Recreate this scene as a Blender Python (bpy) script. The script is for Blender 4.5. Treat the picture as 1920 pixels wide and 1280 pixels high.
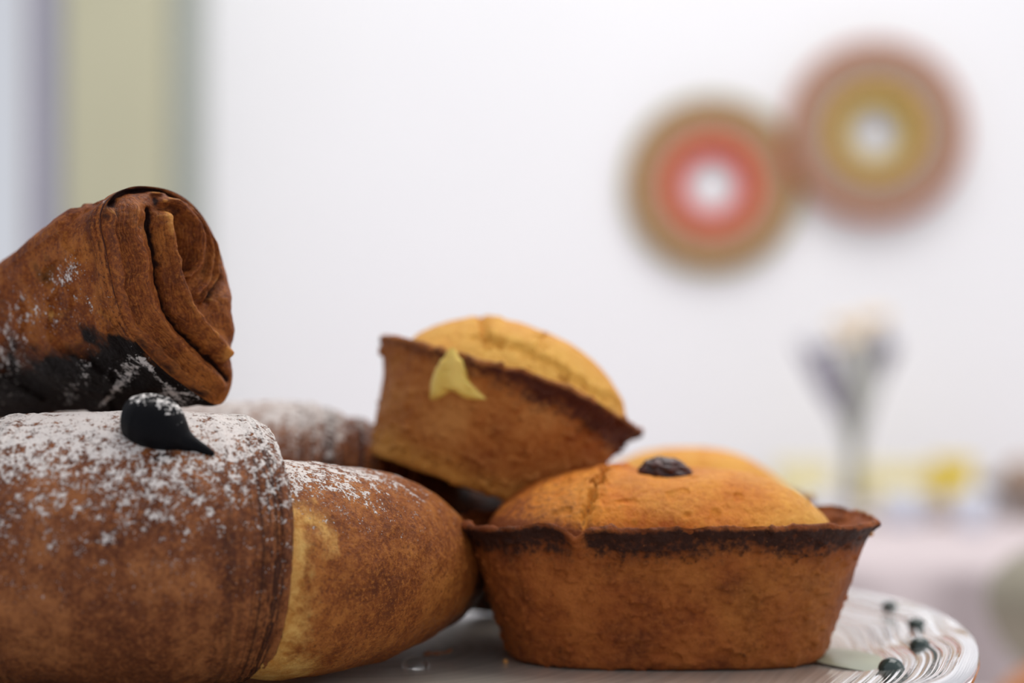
import bpy, math
import numpy as np
from mathutils import Vector, Matrix
from mathutils.bvhtree import BVHTree

for o in list(bpy.data.objects): bpy.data.objects.remove(o)
SC = bpy.context.scene
COL = SC.collection
F = 3120.0; HC = 0.068; YH = 700.0          # focal length in pixels, camera height over the plate, horizon row
PI = math.pi

# ------------------------------------------------------------------ camera, world, lights, exposure
cam = bpy.data.cameras.new('camera'); camo = bpy.data.objects.new('camera', cam); COL.objects.link(camo)
camo.location = (0, 0, HC); camo.rotation_euler = (PI/2, 0, 0)
cam.sensor_width = 36; cam.lens = F/1920*36; cam.shift_y = (YH-640)/1920
cam.clip_start = .01; cam.clip_end = 50
cam.dof.use_dof = True; cam.dof.focus_distance = 0.359; cam.dof.aperture_fstop = 5.4
SC.camera = camo
w = bpy.data.worlds.new('world'); SC.world = w; w.use_nodes = True
w.node_tree.nodes['Background'].inputs[0].default_value = (.89, .91, .99, 1)
w.node_tree.nodes['Background'].inputs[1].default_value = 0.72
def area(name, loc, target, size, power, color):
    l = bpy.data.lights.new(name, 'AREA'); l.shape = 'SQUARE'; l.size = size; l.energy = power; l.color = color
    o = bpy.data.objects.new(name, l); COL.objects.link(o); o.location = loc
    o.rotation_euler = (Vector(target)-Vector(loc)).to_track_quat('-Z', 'Y').to_euler()
area('ceiling_light', (.3, 1.1, 1.75), (.1, 1.2, 0), 1.5, 31, (1, .965, .92))
area('fill_light', (1.5, .35, 1.0), (0, .5, 0), 1.0, 5, (1, .97, .94))  # added fill from the upper right; no window stands there
SC.view_settings.view_transform = 'Standard'; SC.view_settings.look = 'None'
SC.view_settings.gamma = 1; SC.view_settings.use_curve_mapping = False
SC.view_settings.exposure = -0.03

# ------------------------------------------------------------------ helpers
def at(px, py, d): return Vector(((px-960)*d/F, d, HC-(py-YH)*d/F))

def _hash(ix, iy, iz, seed):
    h = (ix*374761393 + iy*668265263 + iz*2147483647 + seed*1274126177) & 0xffffffff
    h = ((h ^ (h >> 13))*1274126177) & 0xffffffff
    h = ((h ^ (h >> 16))*2246822519) & 0xffffffff
    return ((h ^ (h >> 15)) & 0xffff)/65535.0*2-1
def noise(P, scale=1.0, seed=0):
    P = np.asarray(P, float)*scale
    i = np.floor(P).astype(np.int64); f = P-i; u = f*f*f*(f*(f*6-15)+10)
    r = 0
    for dx in (0, 1):
        for dy in (0, 1):
            for dz in (0, 1):
                wt = (u[..., 0] if dx else 1-u[..., 0])*(u[..., 1] if dy else 1-u[..., 1])*(u[..., 2] if dz else 1-u[..., 2])
                r = r+wt*_hash(i[..., 0]+dx, i[..., 1]+dy, i[..., 2]+dz, seed)
    return r
def fbm(P, scale=1.0, octaves=4, seed=0, gain=.5):
    r = 0; a = 1; t = 0
    for k in range(octaves):
        r = r+a*noise(P, scale*2.03**k, seed+k*17); t += a; a *= gain
    return r/t
def sst(a, b, x):
    t = np.clip((x-a)/(b-a), 0, 1); return t*t*(3-2*t)

def mesh_obj(name, verts, faces, mat, parent=None, attrs=None, smooth=True, loc=None):
    me = bpy.data.meshes.new(name)
    me.from_pydata([tuple(map(float, v)) for v in verts], [], faces)
    if smooth: me.polygons.foreach_set('use_smooth', [True]*len(me.polygons))
    if attrs:
        for k, v in attrs.items():
            a = me.attributes.new(k, 'FLOAT', 'POINT'); a.data.foreach_set('value', np.ascontiguousarray(v, dtype=np.float32).ravel())
    if mat: me.materials.append(mat)
    me.update()
    o = bpy.data.objects.new(name, me); COL.objects.link(o)
    if parent: o.parent = parent
    if loc is not None: o.location = loc
    return o
def grid_faces(nu, nv, closed):
    i = np.arange(nu-1)[:, None]; J = nv if closed else nv-1; j = np.arange(J)[None, :]; k = (j+1) % nv
    return np.stack([i*nv+j, i*nv+k, (i+1)*nv+k, (i+1)*nv+j], -1).reshape(-1, 4)
def grid_obj(name, V, mat, parent=None, closed=True, attrs=None, flip=False, loc=None):
    nu, nv = V.shape[:2]; fc = grid_faces(nu, nv, closed)
    if flip: fc = fc[:, ::-1]
    me = bpy.data.meshes.new(name); n = nu*nv; m = len(fc)
    me.vertices.add(n); me.vertices.foreach_set('co', V.reshape(-1).astype(np.float32))
    me.loops.add(m*4); me.loops.foreach_set('vertex_index', fc.reshape(-1).astype(np.int32))
    me.polygons.add(m); me.polygons.foreach_set('loop_start', np.arange(0, m*4, 4, dtype=np.int32))
    me.update(calc_edges=True); me.polygons.foreach_set('use_smooth', np.ones(m, bool))
    if attrs:
        for k, v in attrs.items():
            a = me.attributes.new(k, 'FLOAT', 'POINT'); a.data.foreach_set('value', np.ascontiguousarray(v, dtype=np.float32).ravel())
    me.materials.append(mat); me.update()
    o = bpy.data.objects.new(name, me); COL.objects.link(o)
    if parent: o.parent = parent
    if loc is not None: o.location = loc
    return o
def grid_normals(V, closed=True):
    du = np.gradient(V, axis=0)
    dv = (np.roll(V, -1, 1)-np.roll(V, 1, 1)) if closed else np.gradient(V, axis=1)
    n = np.cross(dv, du); l = np.linalg.norm(n, axis=-1, keepdims=True); return n/np.maximum(l, 1e-12)
def revolve(name, prof, mat, parent=None, n=64, loc=None, fn=None):
    p = np.array(prof, float); t = np.linspace(0, 2*PI, n, endpoint=False)
    V = np.stack([p[:, 0:1]*np.cos(t), p[:, 0:1]*np.sin(t), np.repeat(p[:, 1:2], n, 1)], -1)
    if fn: V = fn(V)
    return grid_obj(name, V, mat, parent, True, flip=False, loc=loc)
def box(name, lo, hi, mat, parent=None, bevel=0):
    c = [(a+b)/2 for a, b in zip(lo, hi)]; s = [(b-a)/2 for a, b in zip(lo, hi)]
    vs = [(x*s[0], y*s[1], z*s[2]) for x in (-1, 1) for y in (-1, 1) for z in (-1, 1)]
    fs = [(0, 1, 3, 2), (4, 6, 7, 5), (0, 4, 5, 1), (2, 3, 7, 6), (0, 2, 6, 4), (1, 5, 7, 3)]
    o = mesh_obj(name, vs, fs, mat, parent, smooth=False, loc=c)
    if bevel:
        b = o.modifiers.new('bevel', 'BEVEL'); b.width = bevel; b.segments = 3
    return o
def tube(path, rad, n=10):
    P = np.array(path, float); m = len(P); T = np.gradient(P, axis=0); T /= np.linalg.norm(T, axis=1, keepdims=True)+1e-12
    ref = np.array([0.13, 0.21, 1.0]) if abs(T[:, 2]).mean() < .9 else np.array([1.0, .2, 0])
    A = np.cross(T, ref); A /= np.linalg.norm(A, axis=1, keepdims=True); B = np.cross(T, A)
    R = np.broadcast_to(np.asarray(rad, float), (m,))
    t = np.linspace(0, 2*PI, n, endpoint=False)
    return P[:, None]+R[:, None, None]*(A[:, None]*np.cos(t)[None, :, None]+B[:, None]*np.sin(t)[None, :, None])
def empty(name, loc=(0, 0, 0)):
    o = bpy.data.objects.new(name, None); COL.objects.link(o); o.location = loc; o.empty_display_size = .02; return o
def tag(o, label, cat, group=None):
    o['label'] = label; o['category'] = cat
    if group: o['group'] = group
    return o
def struct(o): o['kind'] = 'structure'; return o
def bvh(o, M=None):
    me = o.data; M = M or Matrix()
    return BVHTree.FromPolygons([M @ v.co for v in me.vertices], [tuple(p.vertices) for p in me.polygons])
CAMP = Vector((0, 0, HC))
def shoot(tree, px, py):
    d = at(px, py, 1.0)-CAMP; d.normalize(); r = tree.ray_cast(CAMP, d)
    return (r[0], r[1]) if r[0] is not None else (None, None)
def resample(pts, n, smooth=True):
    P = np.array(pts, float); d = np.r_[0, np.cumsum(np.linalg.norm(np.diff(P, axis=0), axis=1))]
    t = np.linspace(0, d[-1], n)
    if not smooth: return np.stack([np.interp(t, d, P[:, k]) for k in range(P.shape[1])], 1)
    Q = np.empty((n, P.shape[1])); m = len(P)
    for a, tt in enumerate(t):                     # Catmull-Rom
        k = min(max(np.searchsorted(d, tt)-1, 0), m-2); u = (tt-d[k])/max(d[k+1]-d[k], 1e-12)
        p0, p1, p2, p3 = P[max(k-1, 0)], P[k], P[k+1], P[min(k+2, m-1)]
        Q[a] = .5*((2*p1)+(-p0+p2)*u+(2*p0-5*p1+4*p2-p3)*u*u+(-p0+3*p1-3*p2+p3)*u**3)
    return Q

# ------------------------------------------------------------------ materials
class NT:
    def __init__(s, name):
        s.m = bpy.data.materials.new(name); s.m.use_nodes = True; s.t = s.m.node_tree
        s.b = s.t.nodes['Principled BSDF']; s.L = s.t.links.new
    def n(s, typ, **kw):
        x = s.t.nodes.new(typ)
        for k, v in kw.items():
            if k in x.inputs: x.inputs[k].default_value = v
            else: setattr(x, k, v)
        return x
    def obj(s): return s.n('ShaderNodeTexCoord').outputs['Object']
    def noise(s, scale, detail=4, rough=.55, vec=None, dist=0):
        x = s.n('ShaderNodeTexNoise', Scale=scale, Detail=detail, Roughness=rough, Distortion=dist)
        s.L(vec if vec is not None else s.obj(), x.inputs['Vector']); return x.outputs['Fac']
    def voro(s, scale, vec=None, feature='F1'):
        x = s.n('ShaderNodeTexVoronoi', Scale=scale, feature=feature)
        s.L(vec if vec is not None else s.obj(), x.inputs['Vector']); return x.outputs['Distance']
    def attr(s, name): return s.n('ShaderNodeAttribute', attribute_name=name).outputs['Fac']
    def ramp(s, f, stops, interp='LINEAR'):
        x = s.n('ShaderNodeValToRGB'); r = x.color_ramp; r.interpolation = interp
        while len(r.elements) < len(stops): r.elements.new(.5)
        for e, (p, c) in zip(r.elements, stops): e.position = p; e.color = (*c, 1) if len(c) == 3 else c
        s.L(f, x.inputs[0]); return x.outputs['Color']
    def mr(s, f, a, b, c=0., d=1.):
        x = s.n('ShaderNodeMapRange'); x.interpolation_type = 'SMOOTHSTEP'
        for i, v in zip((1, 2, 3, 4), (a, b, c, d)): x.inputs[i].default_value = v
        s.L(f, x.inputs[0]); return x.outputs[0]
    def math(s, op, a, b=0.):
        x = s.n('ShaderNodeMath', operation=op)
        for i, v in ((0, a), (1, b)):
            if isinstance(v, (int, float)): x.inputs[i].default_value = v
            else: s.L(v, x.inputs[i])
        return x.outputs[0]
    def mix(s, f, a, b, mode='MIX'):
        x = s.n('ShaderNodeMix', data_type='RGBA', blend_type=mode)
        for i, v in ((0, f), (6, a), (7, b)):
            if isinstance(v, (int, float)): x.inputs[i].default_value = v
            elif isinstance(v, tuple): x.inputs[i].default_value = (*v, 1)
            else: s.L(v, x.inputs[i])
        return x.outputs[2]
    def bump(s, h, strength=.5, dist=.001, prev=None):
        x = s.n('ShaderNodeBump', Strength=strength, Distance=dist); s.L(h, x.inputs['Height'])
        if prev is not None: s.L(prev, x.inputs['Normal'])
        return x.outputs['Normal']
    def out(s, color=None, rough=None, normal=None, **kw):
        if color is not None:
            if isinstance(color, tuple): s.b.inputs['Base Color'].default_value = (*color, 1)
            else: s.L(color, s.b.inputs['Base Color'])
        if rough is not None:
            if isinstance(rough, (int, float)): s.b.inputs['Roughness'].default_value = rough
            else: s.L(rough, s.b.inputs['Roughness'])
        if normal is not None: s.L(normal, s.b.inputs['Normal'])
        for k, v in kw.items(): s.b.inputs[k].default_value = v
        return s.m
def plain(name, color, rough=.5, var=.06, scale=40, **kw):
    t = NT(name); n = t.noise(scale, 3)
    c = t.ramp(n, [(.3, tuple(max(0, x*(1-var)) for x in color)), (.7, tuple(min(1, x*(1+var)) for x in color))])
    return t.out(c, rough, **{k.replace('_', ' '): v for k, v in kw.items()})

def shortcrust(name, dark, mid, light, burnt, pit=1.0, sugar=False):
    t = NT(name)
    big = t.noise(70, 5, .6); fine = t.noise(620, 6, .65); grain = t.noise(2400, 3, .6)
    c = t.ramp(big, [(.32, dark), (.5, mid), (.68, light)])
    c = t.mix(t.mr(fine, .38, .72, 0., .55), c, light)
    c = t.mix(t.mr(fine, .46, .28, 0., .6), c, dark)
    c = t.mix(t.mr(grain, .58, .75, 0., .35), c, tuple(min(1, x*1.5) for x in light))
    gold = t.attr('gold')
    c = t.mix(gold, c, t.ramp(fine, [(.3, (.74, .33, .04)), (.7, (.90, .52, .10))]))
    burn_shade = t.attr('burn_shade')
    bm = t.mr(t.math('ADD', burn_shade, t.math('MULTIPLY', t.math('SUBTRACT', fine, .5), 1.7)), .25, .95)
    c = t.mix(bm, c, burnt)
    v = t.voro(420); pits = t.mr(v, .0, .16, 0., 1.)
    pm = t.mr(t.noise(130, 2), .50, .62); c = t.mix(t.math('MULTIPLY', t.math('SUBTRACT', 1., pits), t.math('MULTIPLY', pm, .55*pit)), c, tuple(x*.45 for x in dark))
    gv = t.voro(1100); gk = t.math('MULTIPLY', t.mr(gv, .16, .07), t.mr(t.noise(330, 2), .56, .64)); c = t.mix(t.math('MULTIPLY', gk, .75), c, tuple(min(.9, x*1.9+.05) for x in light))
    nb = t.bump(fine, .8, .0014); nb = t.bump(gk, .5, .0003, nb); nb = t.bump(grain, .6, .0005, nb)
    nb = t.bump(t.math('MAXIMUM', pits, t.math('SUBTRACT', 1., pm)), .5*pit, .0006, nb)
    return t.out(c, t.mr(grain, .3, .7, .45, .65), nb, **{'Specular IOR Level': .22})
M_SHELL = shortcrust('shortcrust_shell', (.155, .033, .006), (.32, .076, .012), (.48, .142, .027), (.040, .011, .005))
M_DOME = shortcrust('shortcrust_dome', (.50, .11, .008), (.70, .19, .014), (.88, .31, .032), (.26, .065, .012), pit=.35)
M_SHELL2 = shortcrust('paler_shortcrust_shell', (.30, .075, .012), (.46, .14, .023), (.62, .25, .06), (.085, .018, .007), pit=.8)
M_DOME2 = shortcrust('paler_shortcrust_dome', (.68, .22, .024), (.86, .36, .05), (.90, .48, .09), (.42, .12, .018), pit=.3)

def laminated(name, dark, mid, light, burnt, speck=1., spec=.2, palec=((.55, .22, .035), (.80, .48, .14)), lamk=1.):
    t = NT(name); ob = t.obj()
    big = t.noise(60, 6, .65); med = t.noise(260, 6, .7); fine = t.noise(1300, 5, .65)
    c = t.ramp(t.math('ADD', t.math('MULTIPLY', big, .55), t.math('MULTIPLY', med, .45)), [(.36, dark), (.49, mid), (.62, light)])
    c = t.mix(t.mr(fine, .5, .66, 0., .7), c, light)
    c = t.mix(t.mr(fine, .48, .34, 0., .7), c, dark)
    lam = t.attr('lam')                                      # layer line phase, drawn only near layer edges
    ln = t.n('ShaderNodeTexNoise', noise_dimensions='2D', Scale=1., Detail=3.)
    cb = t.n('ShaderNodeCombineXYZ'); t.L(lam, cb.inputs[0]); t.L(t.math('MULTIPLY', med, 1.6), cb.inputs[1]); t.L(cb.outputs[0], ln.inputs['Vector'])
    le = t.math('MULTIPLY', t.attr('edge'), lamk)
    c = t.mix(t.math('MULTIPLY', t.mr(ln.outputs['Fac'], .53, .40), le), c, tuple(x*.55 for x in dark))
    c = t.mix(t.math('MULTIPLY', t.mr(ln.outputs['Fac'], .56, .68, 0., .6), le), c, light)
    pale = t.attr('pale'); pr = t.ramp(med, [(.35, palec[0]), (.65, palec[1])])
    c = t.mix(t.mr(t.math('ADD', pale, t.math('MULTIPLY', t.math('SUBTRACT', med, .5), .8)), .3, .8), c, pr)
    burn_shade = t.attr('burn_shade')
    c = t.mix(t.mr(t.math('ADD', burn_shade, t.math('MULTIPLY', t.math('SUBTRACT', med, .5), 1.1)), .3, .85), c, burnt)
    # icing sugar: clumps where the attribute is high, stray grains elsewhere
    sug = t.attr('sugar')
    n1 = t.noise(470, 4, .7); n2 = t.noise(1700, 3, .7); n3 = t.noise(95, 3, .6)
    f = t.math('ADD', t.math('MULTIPLY', n1, .58), t.math('ADD', t.math('MULTIPLY', n2, .42), t.math('MULTIPLY', n3, .15)))
    thr = t.math('SUBTRACT', .74, t.math('MULTIPLY', sug, .222))
    sm = t.mr(t.math('SUBTRACT', f, thr), -.012, .035)
    gr = t.voro(1500); gm = t.math('MULTIPLY', t.mr(gr, .24, .12), t.mr(t.noise(500, 2), .53, .60))
    gm = t.math('MULTIPLY', gm, t.mr(sug, .02, .2, 0., 1.*speck))
    sm = t.math('MAXIMUM', sm, gm)
    sm = t.math('MULTIPLY', sm, t.mr(sug, .0, .08))
    c = t.mix(t.math('MULTIPLY', sm, .9), c, (.80, .745, .70))
    nb = t.bump(med, .5, .0018); nb = t.bump(fine, .6, .0008, nb)
    nb = t.bump(t.math('MULTIPLY', ln.outputs['Fac'], le), .8, .0012, nb)
    nb = t.bump(sm, .7, .0006, nb)
    return t.out(c, t.mix(sm, t.mr(fine, .3, .7, .38, .6), (.95, .95, .95)), nb, **{'Specular IOR Level': spec})
M_CR = laminated('croissant_crust', (.080, .019, .006), (.185, .052, .014), (.40, .145, .045), (.022, .007, .004))
M_CR2 = laminated('croissant_crust_amber', (.115, .026, .005), (.25, .068, .011), (.44, .155, .030), (.024, .008, .005))
M_CR3 = laminated('croissant_crust_deep', (.085, .018, .006), (.215, .055, .012), (.42, .145, .032), (.006, .003, .0025), spec=.08)
M_FACE = laminated('rolled_layers', (.10, .022, .006), (.235, .060, .011), (.44, .145, .028), (.026, .007, .004), palec=((.45, .15, .025), (.66, .30, .07)), lamk=.42)

def choc():
    t = NT('dark_chocolate'); n = t.noise(500, 5, .7); fine = t.noise(1600, 3)
    s = t.attr('sugar')
    sm = t.mr(t.math('SUBTRACT', t.math('ADD', t.math('MULTIPLY', n, .6), t.math('MULTIPLY', fine, .4)), t.math('SUBTRACT', .70, t.math('MULTIPLY', s, .20))), -.01, .03)
    c = t.mix(sm, (.005, .005, .006), (.80, .76, .72))
    return t.out(c, t.mix(sm, (.42, .42, .42), (.95, .95, .95)), t.bump(sm, .6, .0005, t.bump(n, .25, .0005)), **{'Specular IOR Level': .06})
M_CHOC = choc()
def cream():
    t = NT('custard_cream'); n = t.noise(180, 3)
    return t.out(t.ramp(n, [(.3, (.80, .53, .09)), (.7, (.87, .62, .14))]), .35, t.bump(n, .2, .0006), **{'Subsurface Weight': .15, 'Subsurface Scale': .004})
M_CREAM = cream()
def berry():
    t = NT('dark_cherry'); n = t.noise(300, 4, .7)
    return t.out(t.ramp(n, [(.35, (.02, .006, .005)), (.6, (.075, .018, .012)), (.8, (.16, .05, .025))]), .38, t.bump(n, .6, .0012))
M_BERRY = berry()
def glass(name, color, rough=.08, tr=1., wave=False):
    t = NT(name); nb = None; ob = t.obj()
    if wave:
        mp = t.n('ShaderNodeMapping'); t.L(ob, mp.inputs[0])
        gl = t.n('ShaderNodeTexNoise', Scale=9., Detail=2.); t.L(mp.outputs[0], gl.inputs['Vector'])
        rad = t.attr('ring')
        cb = t.n('ShaderNodeCombineXYZ'); t.L(t.math('ADD', t.math('MULTIPLY', rad, 60.), t.math('MULTIPLY', gl.outputs['Fac'], 2.)), cb.inputs[0])
        st = t.n('ShaderNodeTexNoise', noise_dimensions='2D', Scale=6., Detail=3.); t.L(cb.outputs[0], st.inputs['Vector'])
        nb = t.bump(t.math('MULTIPLY', st.outputs['Fac'], t.mr(rad, .085, .13)), .2, .0014)
        c = t.ramp(st.outputs['Fac'], [(.38, tuple(x*.85 for x in color)), (.62, color)])
        rf = t.attr('rimf'); c = t.mix(t.math('MULTIPLY', rf, .8), c, t.ramp(st.outputs['Fac'], [(.4, (.52, .51, .48)), (.6, (.86, .85, .83))]))
        t.L(t.mr(rf, 0, 1, tr, .92), t.b.inputs['Transmission Weight']); rough = t.mr(rf, 0, 1, rough, .06)
        nb = t.bump(t.math('MULTIPLY', st.outputs['Fac'], rf), .7, .0022, nb)
    else: c = color
    return t.out(c, rough, nb, **{'Transmission Weight': tr, 'IOR': 1.46, 'Specular IOR Level': .22 if wave else .5})
M_PLATE = glass('milky_swirled_glass', (.52, .465, .395), .2, .35, True)
M_CLEAR = glass('clear_glass', (.96, .97, .97), .04, 1.)
M_BEAD = plain('dark_green_glass_bead', (.035, .055, .048), .12, .2, 200)
M_LEAF = plain('pale_green_enamel', (.38, .415, .29), .3, .12, 60)
M_WALL = plain('white_plaster', (.862, .868, .885), .9, .01, 3)
M_SAGE = plain('sage_paint', (.50, .485, .335), .6, .03, 4)
M_SAGE_SHADE = plain('shaded_sage_paint', (.38, .41, .385), .6, .03, 4)  # shaded side of the sage post, its shade put into the colour
M_FRAME = plain('lilac_white_paint', (.55, .55, .66), .5, .03, 8)
M_BROWNLINE = plain('taupe_wood', (.42, .34, .32), .6, .08, 10)
M_CLOTH = plain('pale_pink_cloth', (.59, .51, .515), .9, .05, 30)
M_COUNTER = plain('cream_counter_cloth', (.76, .69, .68), .7, .05, 12)
M_FLOOR = plain('beige_floor', (.5, .45, .4), .6, .1, 5)

# ------------------------------------------------------------------ the room
YW = 2.3
def wx(px, d=YW): return (px-960)*d/F
X0 = wx(383)
struct(box('wall_back', (X0-.02, YW, -.85), (3.2, YW+.12, 1.9), M_WALL))
struct(box('wall_left', (-1.9, YW, -.85), (X0-.02, YW+.12, -.35), M_WALL))
struct(box('floor', (-1.9, -1.2, -.9), (3.2, YW+.12, -.85), M_FLOOR))
struct(box('trim_1', (wx(118, 2.18), 2.18, -.85), (wx(300, 2.18), YW, 1.9), M_SAGE, bevel=.004))
struct(box('trim_2', (wx(300, 2.18), 2.24, -.85), (wx(378, 2.24), YW, 1.9), M_SAGE_SHADE, bevel=.004))
wn = struct(empty('window_1', (-1.2, YW, -.35)))
def wbox(name, x0, x1, y0, y1, z0, z1, m): 
    o = box(name, (x0, y0, z0), (x1, y1, z1), m, wn); o.location = Vector(o.location)-wn.location; return o
wbox('window_frame', wx(74), wx(116), YW-.03, YW+.05, -.35, 1.9, M_FRAME)
wbox('frame_edge', wx(52), wx(74), YW-.01, YW+.04, -.35, 1.9, M_BROWNLINE)
wbox('window_frame', -1.9, -1.86, YW-.03, YW+.05, -.35, 1.9, M_FRAME)
wbox('window_sill', -1.9, wx(116), YW-.08, YW+.05, -.38, -.35, M_FRAME)
wbox('pane', -1.86, wx(52), YW+.015, YW+.021, -.35, 1.9, M_CLEAR)

# ------------------------------------------------------------------ background table with its cloth
ZT = -.10
def table():
    t = empty('cloth_covered_table', (1.0, 1.88, -.85))
    tag(t, 'table under a pale pink pleated cloth standing against the white wall', 'table')
    x0, x1, y0, y1 = -.75, 1.6, 1.5, 2.27
    n = 520; xs = np.linspace(x0, x1, n)
    q = np.stack([xs, xs*0, xs*0], -1); pl = fbm(q, 12, 2, 5)*.014+np.sin(xs*68+3*noise(q, 4, 9))*.011
    rows = []
    for z in np.linspace(-.82, ZT-.02, 14):
        k = (ZT-z)/.72; rows.append(np.stack([xs, y0+pl*min(1, k*5)-.015*k, np.full(n, z)], -1))
    for a in np.linspace(0, PI/2, 6)[1:]:
        rows.append(np.stack([xs, np.full(n, y0+.02*(1-math.cos(a))), np.full(n, ZT-.02+.02*math.sin(a))], -1))
    rows.append(np.stack([xs, np.full(n, y1), np.full(n, ZT)], -1))
    V = np.array(rows)-np.array(t.location)
    grid_obj('tablecloth', V, M_CLOTH, t, False)
    wd = plain('table_wood', (.3, .2, .12), .5)
    for X in (x0+.06, x1-.06):
        for Y in (y0+.1, y1-.06):
            o = box('leg', (X-.025, Y-.025, -.85), (X+.025, Y+.025, ZT-.03), wd, t); o.location = Vector(o.location)-t.location
    o = box('tabletop', (x0+.01, y0+.045, ZT-.03), (x1-.01, y1-.005, ZT-.004), wd, t); o.location = Vector(o.location)-t.location
table()

# foreground counter
ct = empty('serving_counter', (0, .5, -.85)); tag(ct, 'cream covered serving counter carrying the glass cake stand', 'counter')
for nm, lo, hi in (('countertop', (-.8, .05, -.145), (.95, .98, -.12)), ('base_panel', (-.77, .08, -.85), (.92, .95, -.145))):
    o = box(nm, lo, hi, M_COUNTER, ct, bevel=.004); o.location = Vector(o.location)-ct.location

# ------------------------------------------------------------------ string-art discs on the wall
def strand_mat(n, c): return plain(n, c, .7, .08, 60)
def disc(px, py, R, Y, fams, hoopc, label):
    c = at(px, py, Y); t = empty('string_art_disc', c); tag(t, label, 'wall decoration', 'round string art on the wall')
    th = np.linspace(0, 2*PI, 97); P = np.stack([R*np.cos(th), 0*th, R*np.sin(th)], -1)
    grid_obj('hoop', tube(P, .0022, 8), strand_mat('hoop_paint', hoopc), t)
    for fi, (a, N, wd, colr, nm) in enumerate(fams):
        vs = []; fs = []; half = math.sqrt(R*R-a*a)
        for k in range(N):
            p = 2*PI*k/N+fi*.013; e = np.array([math.cos(p), 0, math.sin(p)]); g = np.array([-math.sin(p), 0, math.cos(p)])
            yo = (1.5-fi)*.0016+.0004*((k*7) % 5-2)
            b = len(vs)
            for s in (-1, 1):
                for u, v in ((-1, -1), (1, -1), (1, 1), (-1, 1)):
                    vs.append(e*(a+u*wd/2)+g*half*s+np.array([0, yo+v*.0003, 0]))
            fs += [(b, b+1, b+5, b+4), (b+1, b+2, b+6, b+5), (b+2, b+3, b+7, b+6), (b+3, b, b+4, b+7)]
        o = mesh_obj('threads', vs, fs, strand_mat(nm, colr), t, smooth=False); o['kind'] = 'stuff'; o['label'] = nm.replace('_', ' ')
    return t
disc(1336, 346, .1195, 2.285, [(.037, 230, .0011, (.85, .07, .035), 'red_threads'), (.062, 130, .0011, (.62, .32, .17), 'tan_threads'),
     (.072, 150, .0011, (.58, .34, .20), 'brown_threads'), (.1105, 190, .0010, (.34, .31, .02), 'olive_threads')], (.33, .30, .05),
     'string art disc with olive rim and red ring round its white centre, lower of two')
disc(1643, 246, .122, 2.272, [(.038, 230, .0011, (.66, .44, .015), 'mustard_threads'), (.063, 130, .0011, (.50, .30, .18), 'tan_threads'),
     (.074, 150, .0011, (.55, .37, .27), 'grey_brown_threads'), (.1145, 190, .0010, (.56, .11, .045), 'rust_threads')], (.48, .12, .06),
     'string art disc with rust red rim and mustard ring, upper of two')

# ------------------------------------------------------------------ vase of dried flowers
def vase():
    D = 1.9; c = at(1600, 700, D); t = empty('glass_vase', (c.x, D, ZT)); tag(t, 'slender clear trumpet vase standing on the pink table, holding dried flowers', 'vase')
    pr = [(0, .001), (.026, .001), (.028, .004), (.018, .008), (.010, .014), (.008, .03), (.009, .06), (.012, .09), (.020, .125), (.034, .16), (.050, .195)]
    inn = [(r-.0018, z+.0012) for r, z in pr[4:]][::-1]
    revolve('vase_body', pr+[(.0508, .1975), (.0495, .1975)]+inn+[(0, .02)], M_CLEAR, t, 40)
    stem = plain('dry_green_stem', (.20, .22, .09), .8); lav = plain('lavender_bud', (.16, .13, .24), .9, .25, 300)
    crm = plain('cream_petal', (.85, .68, .45), .8, .1, 200)
    tips = [(1493, 640, 'l'), (1512, 632, 'l'), (1534, 655, 'l'), (1560, 640, 'l'), (1660, 615, 'l'), (1640, 640, 'l'), (1676, 632, 'l'), (1575, 610, 'c'), (1606, 628, 'c'), (1622, 600, 'c'), (1590, 645, 'c'), (1650, 596, 'c')]
    rng = np.random.RandomState(4)
    for i, (px, py, k) in enumerate(tips):
        Y = D+rng.uniform(-.02, .02); p = at(px, py, Y)
        f = empty('lavender_sprig' if k == 'l' else 'dried_flower', (c.x, D, ZT+.02))
        side = 'left' if px < 1580 else 'right'
        names = ['outermost purple lavender sprig at the far left of the vase', 'second purple lavender sprig from the left in the vase', 'third lavender sprig from the left, lower than its neighbours',
                 'lavender sprig left of the middle, beside the cream flowers', 'lavender sprig on the right below the highest cream flower', 'shorter lavender sprig just right of the cream flowers', 'outermost lavender sprig at the far right of the vase',
                 'cream dried flower head leftmost of the cream ones', 'cream dried flower head at the centre of the bouquet', 'cream dried flower head standing near the bouquet top, left of the highest', 'cream dried flower head lowest in the bouquet', 'cream dried flower head highest and rightmost in the bouquet']
        tag(f, names[i], 'flower', 'lavender sprigs in the vase' if k == 'l' else 'cream flowers in the vase')
        o = Vector((c.x, D, ZT+.02)); q0 = Vector((rng.uniform(-.003, .003), rng.uniform(-.003, .003), .0)); q1 = Vector((q0.x, q0.y, .055)); e = p-o
        path = resample([q0, q1, q1.lerp(e, .5)+Vector((0, 0, .008)), e], 16)
        grid_obj('stem', tube(path, .0016, 6), stem, f)
        if k == 'l':
            d = (path[-1]-path[-7]); L = np.linalg.norm(d); m = 26
            pp = path[-1][None]-d[None]*np.linspace(0, 1.25 if side == 'left' else .6, m)[:, None]
            rr = (.0045+.0018*np.sin(np.arange(m)*2.1))*np.sin(np.linspace(.25, PI-.2, m))**.6
            grid_obj('flower_spike', tube(pp[::-1], rr, 9), lav, f)
        else:
            V = []
            th = np.linspace(0, 2*PI, 30, endpoint=False)
            for a in np.linspace(0.02, PI-.02, 14):
                r = .011*math.sin(a)*(1+.22*np.sin(6*th)); V.append(np.stack([r*np.cos(th), r*np.sin(th), np.full(30, -.008*math.cos(a))], -1))
            grid_obj('flower_head', np.array(V)+np.array(e), crm, f)
vase()

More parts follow.
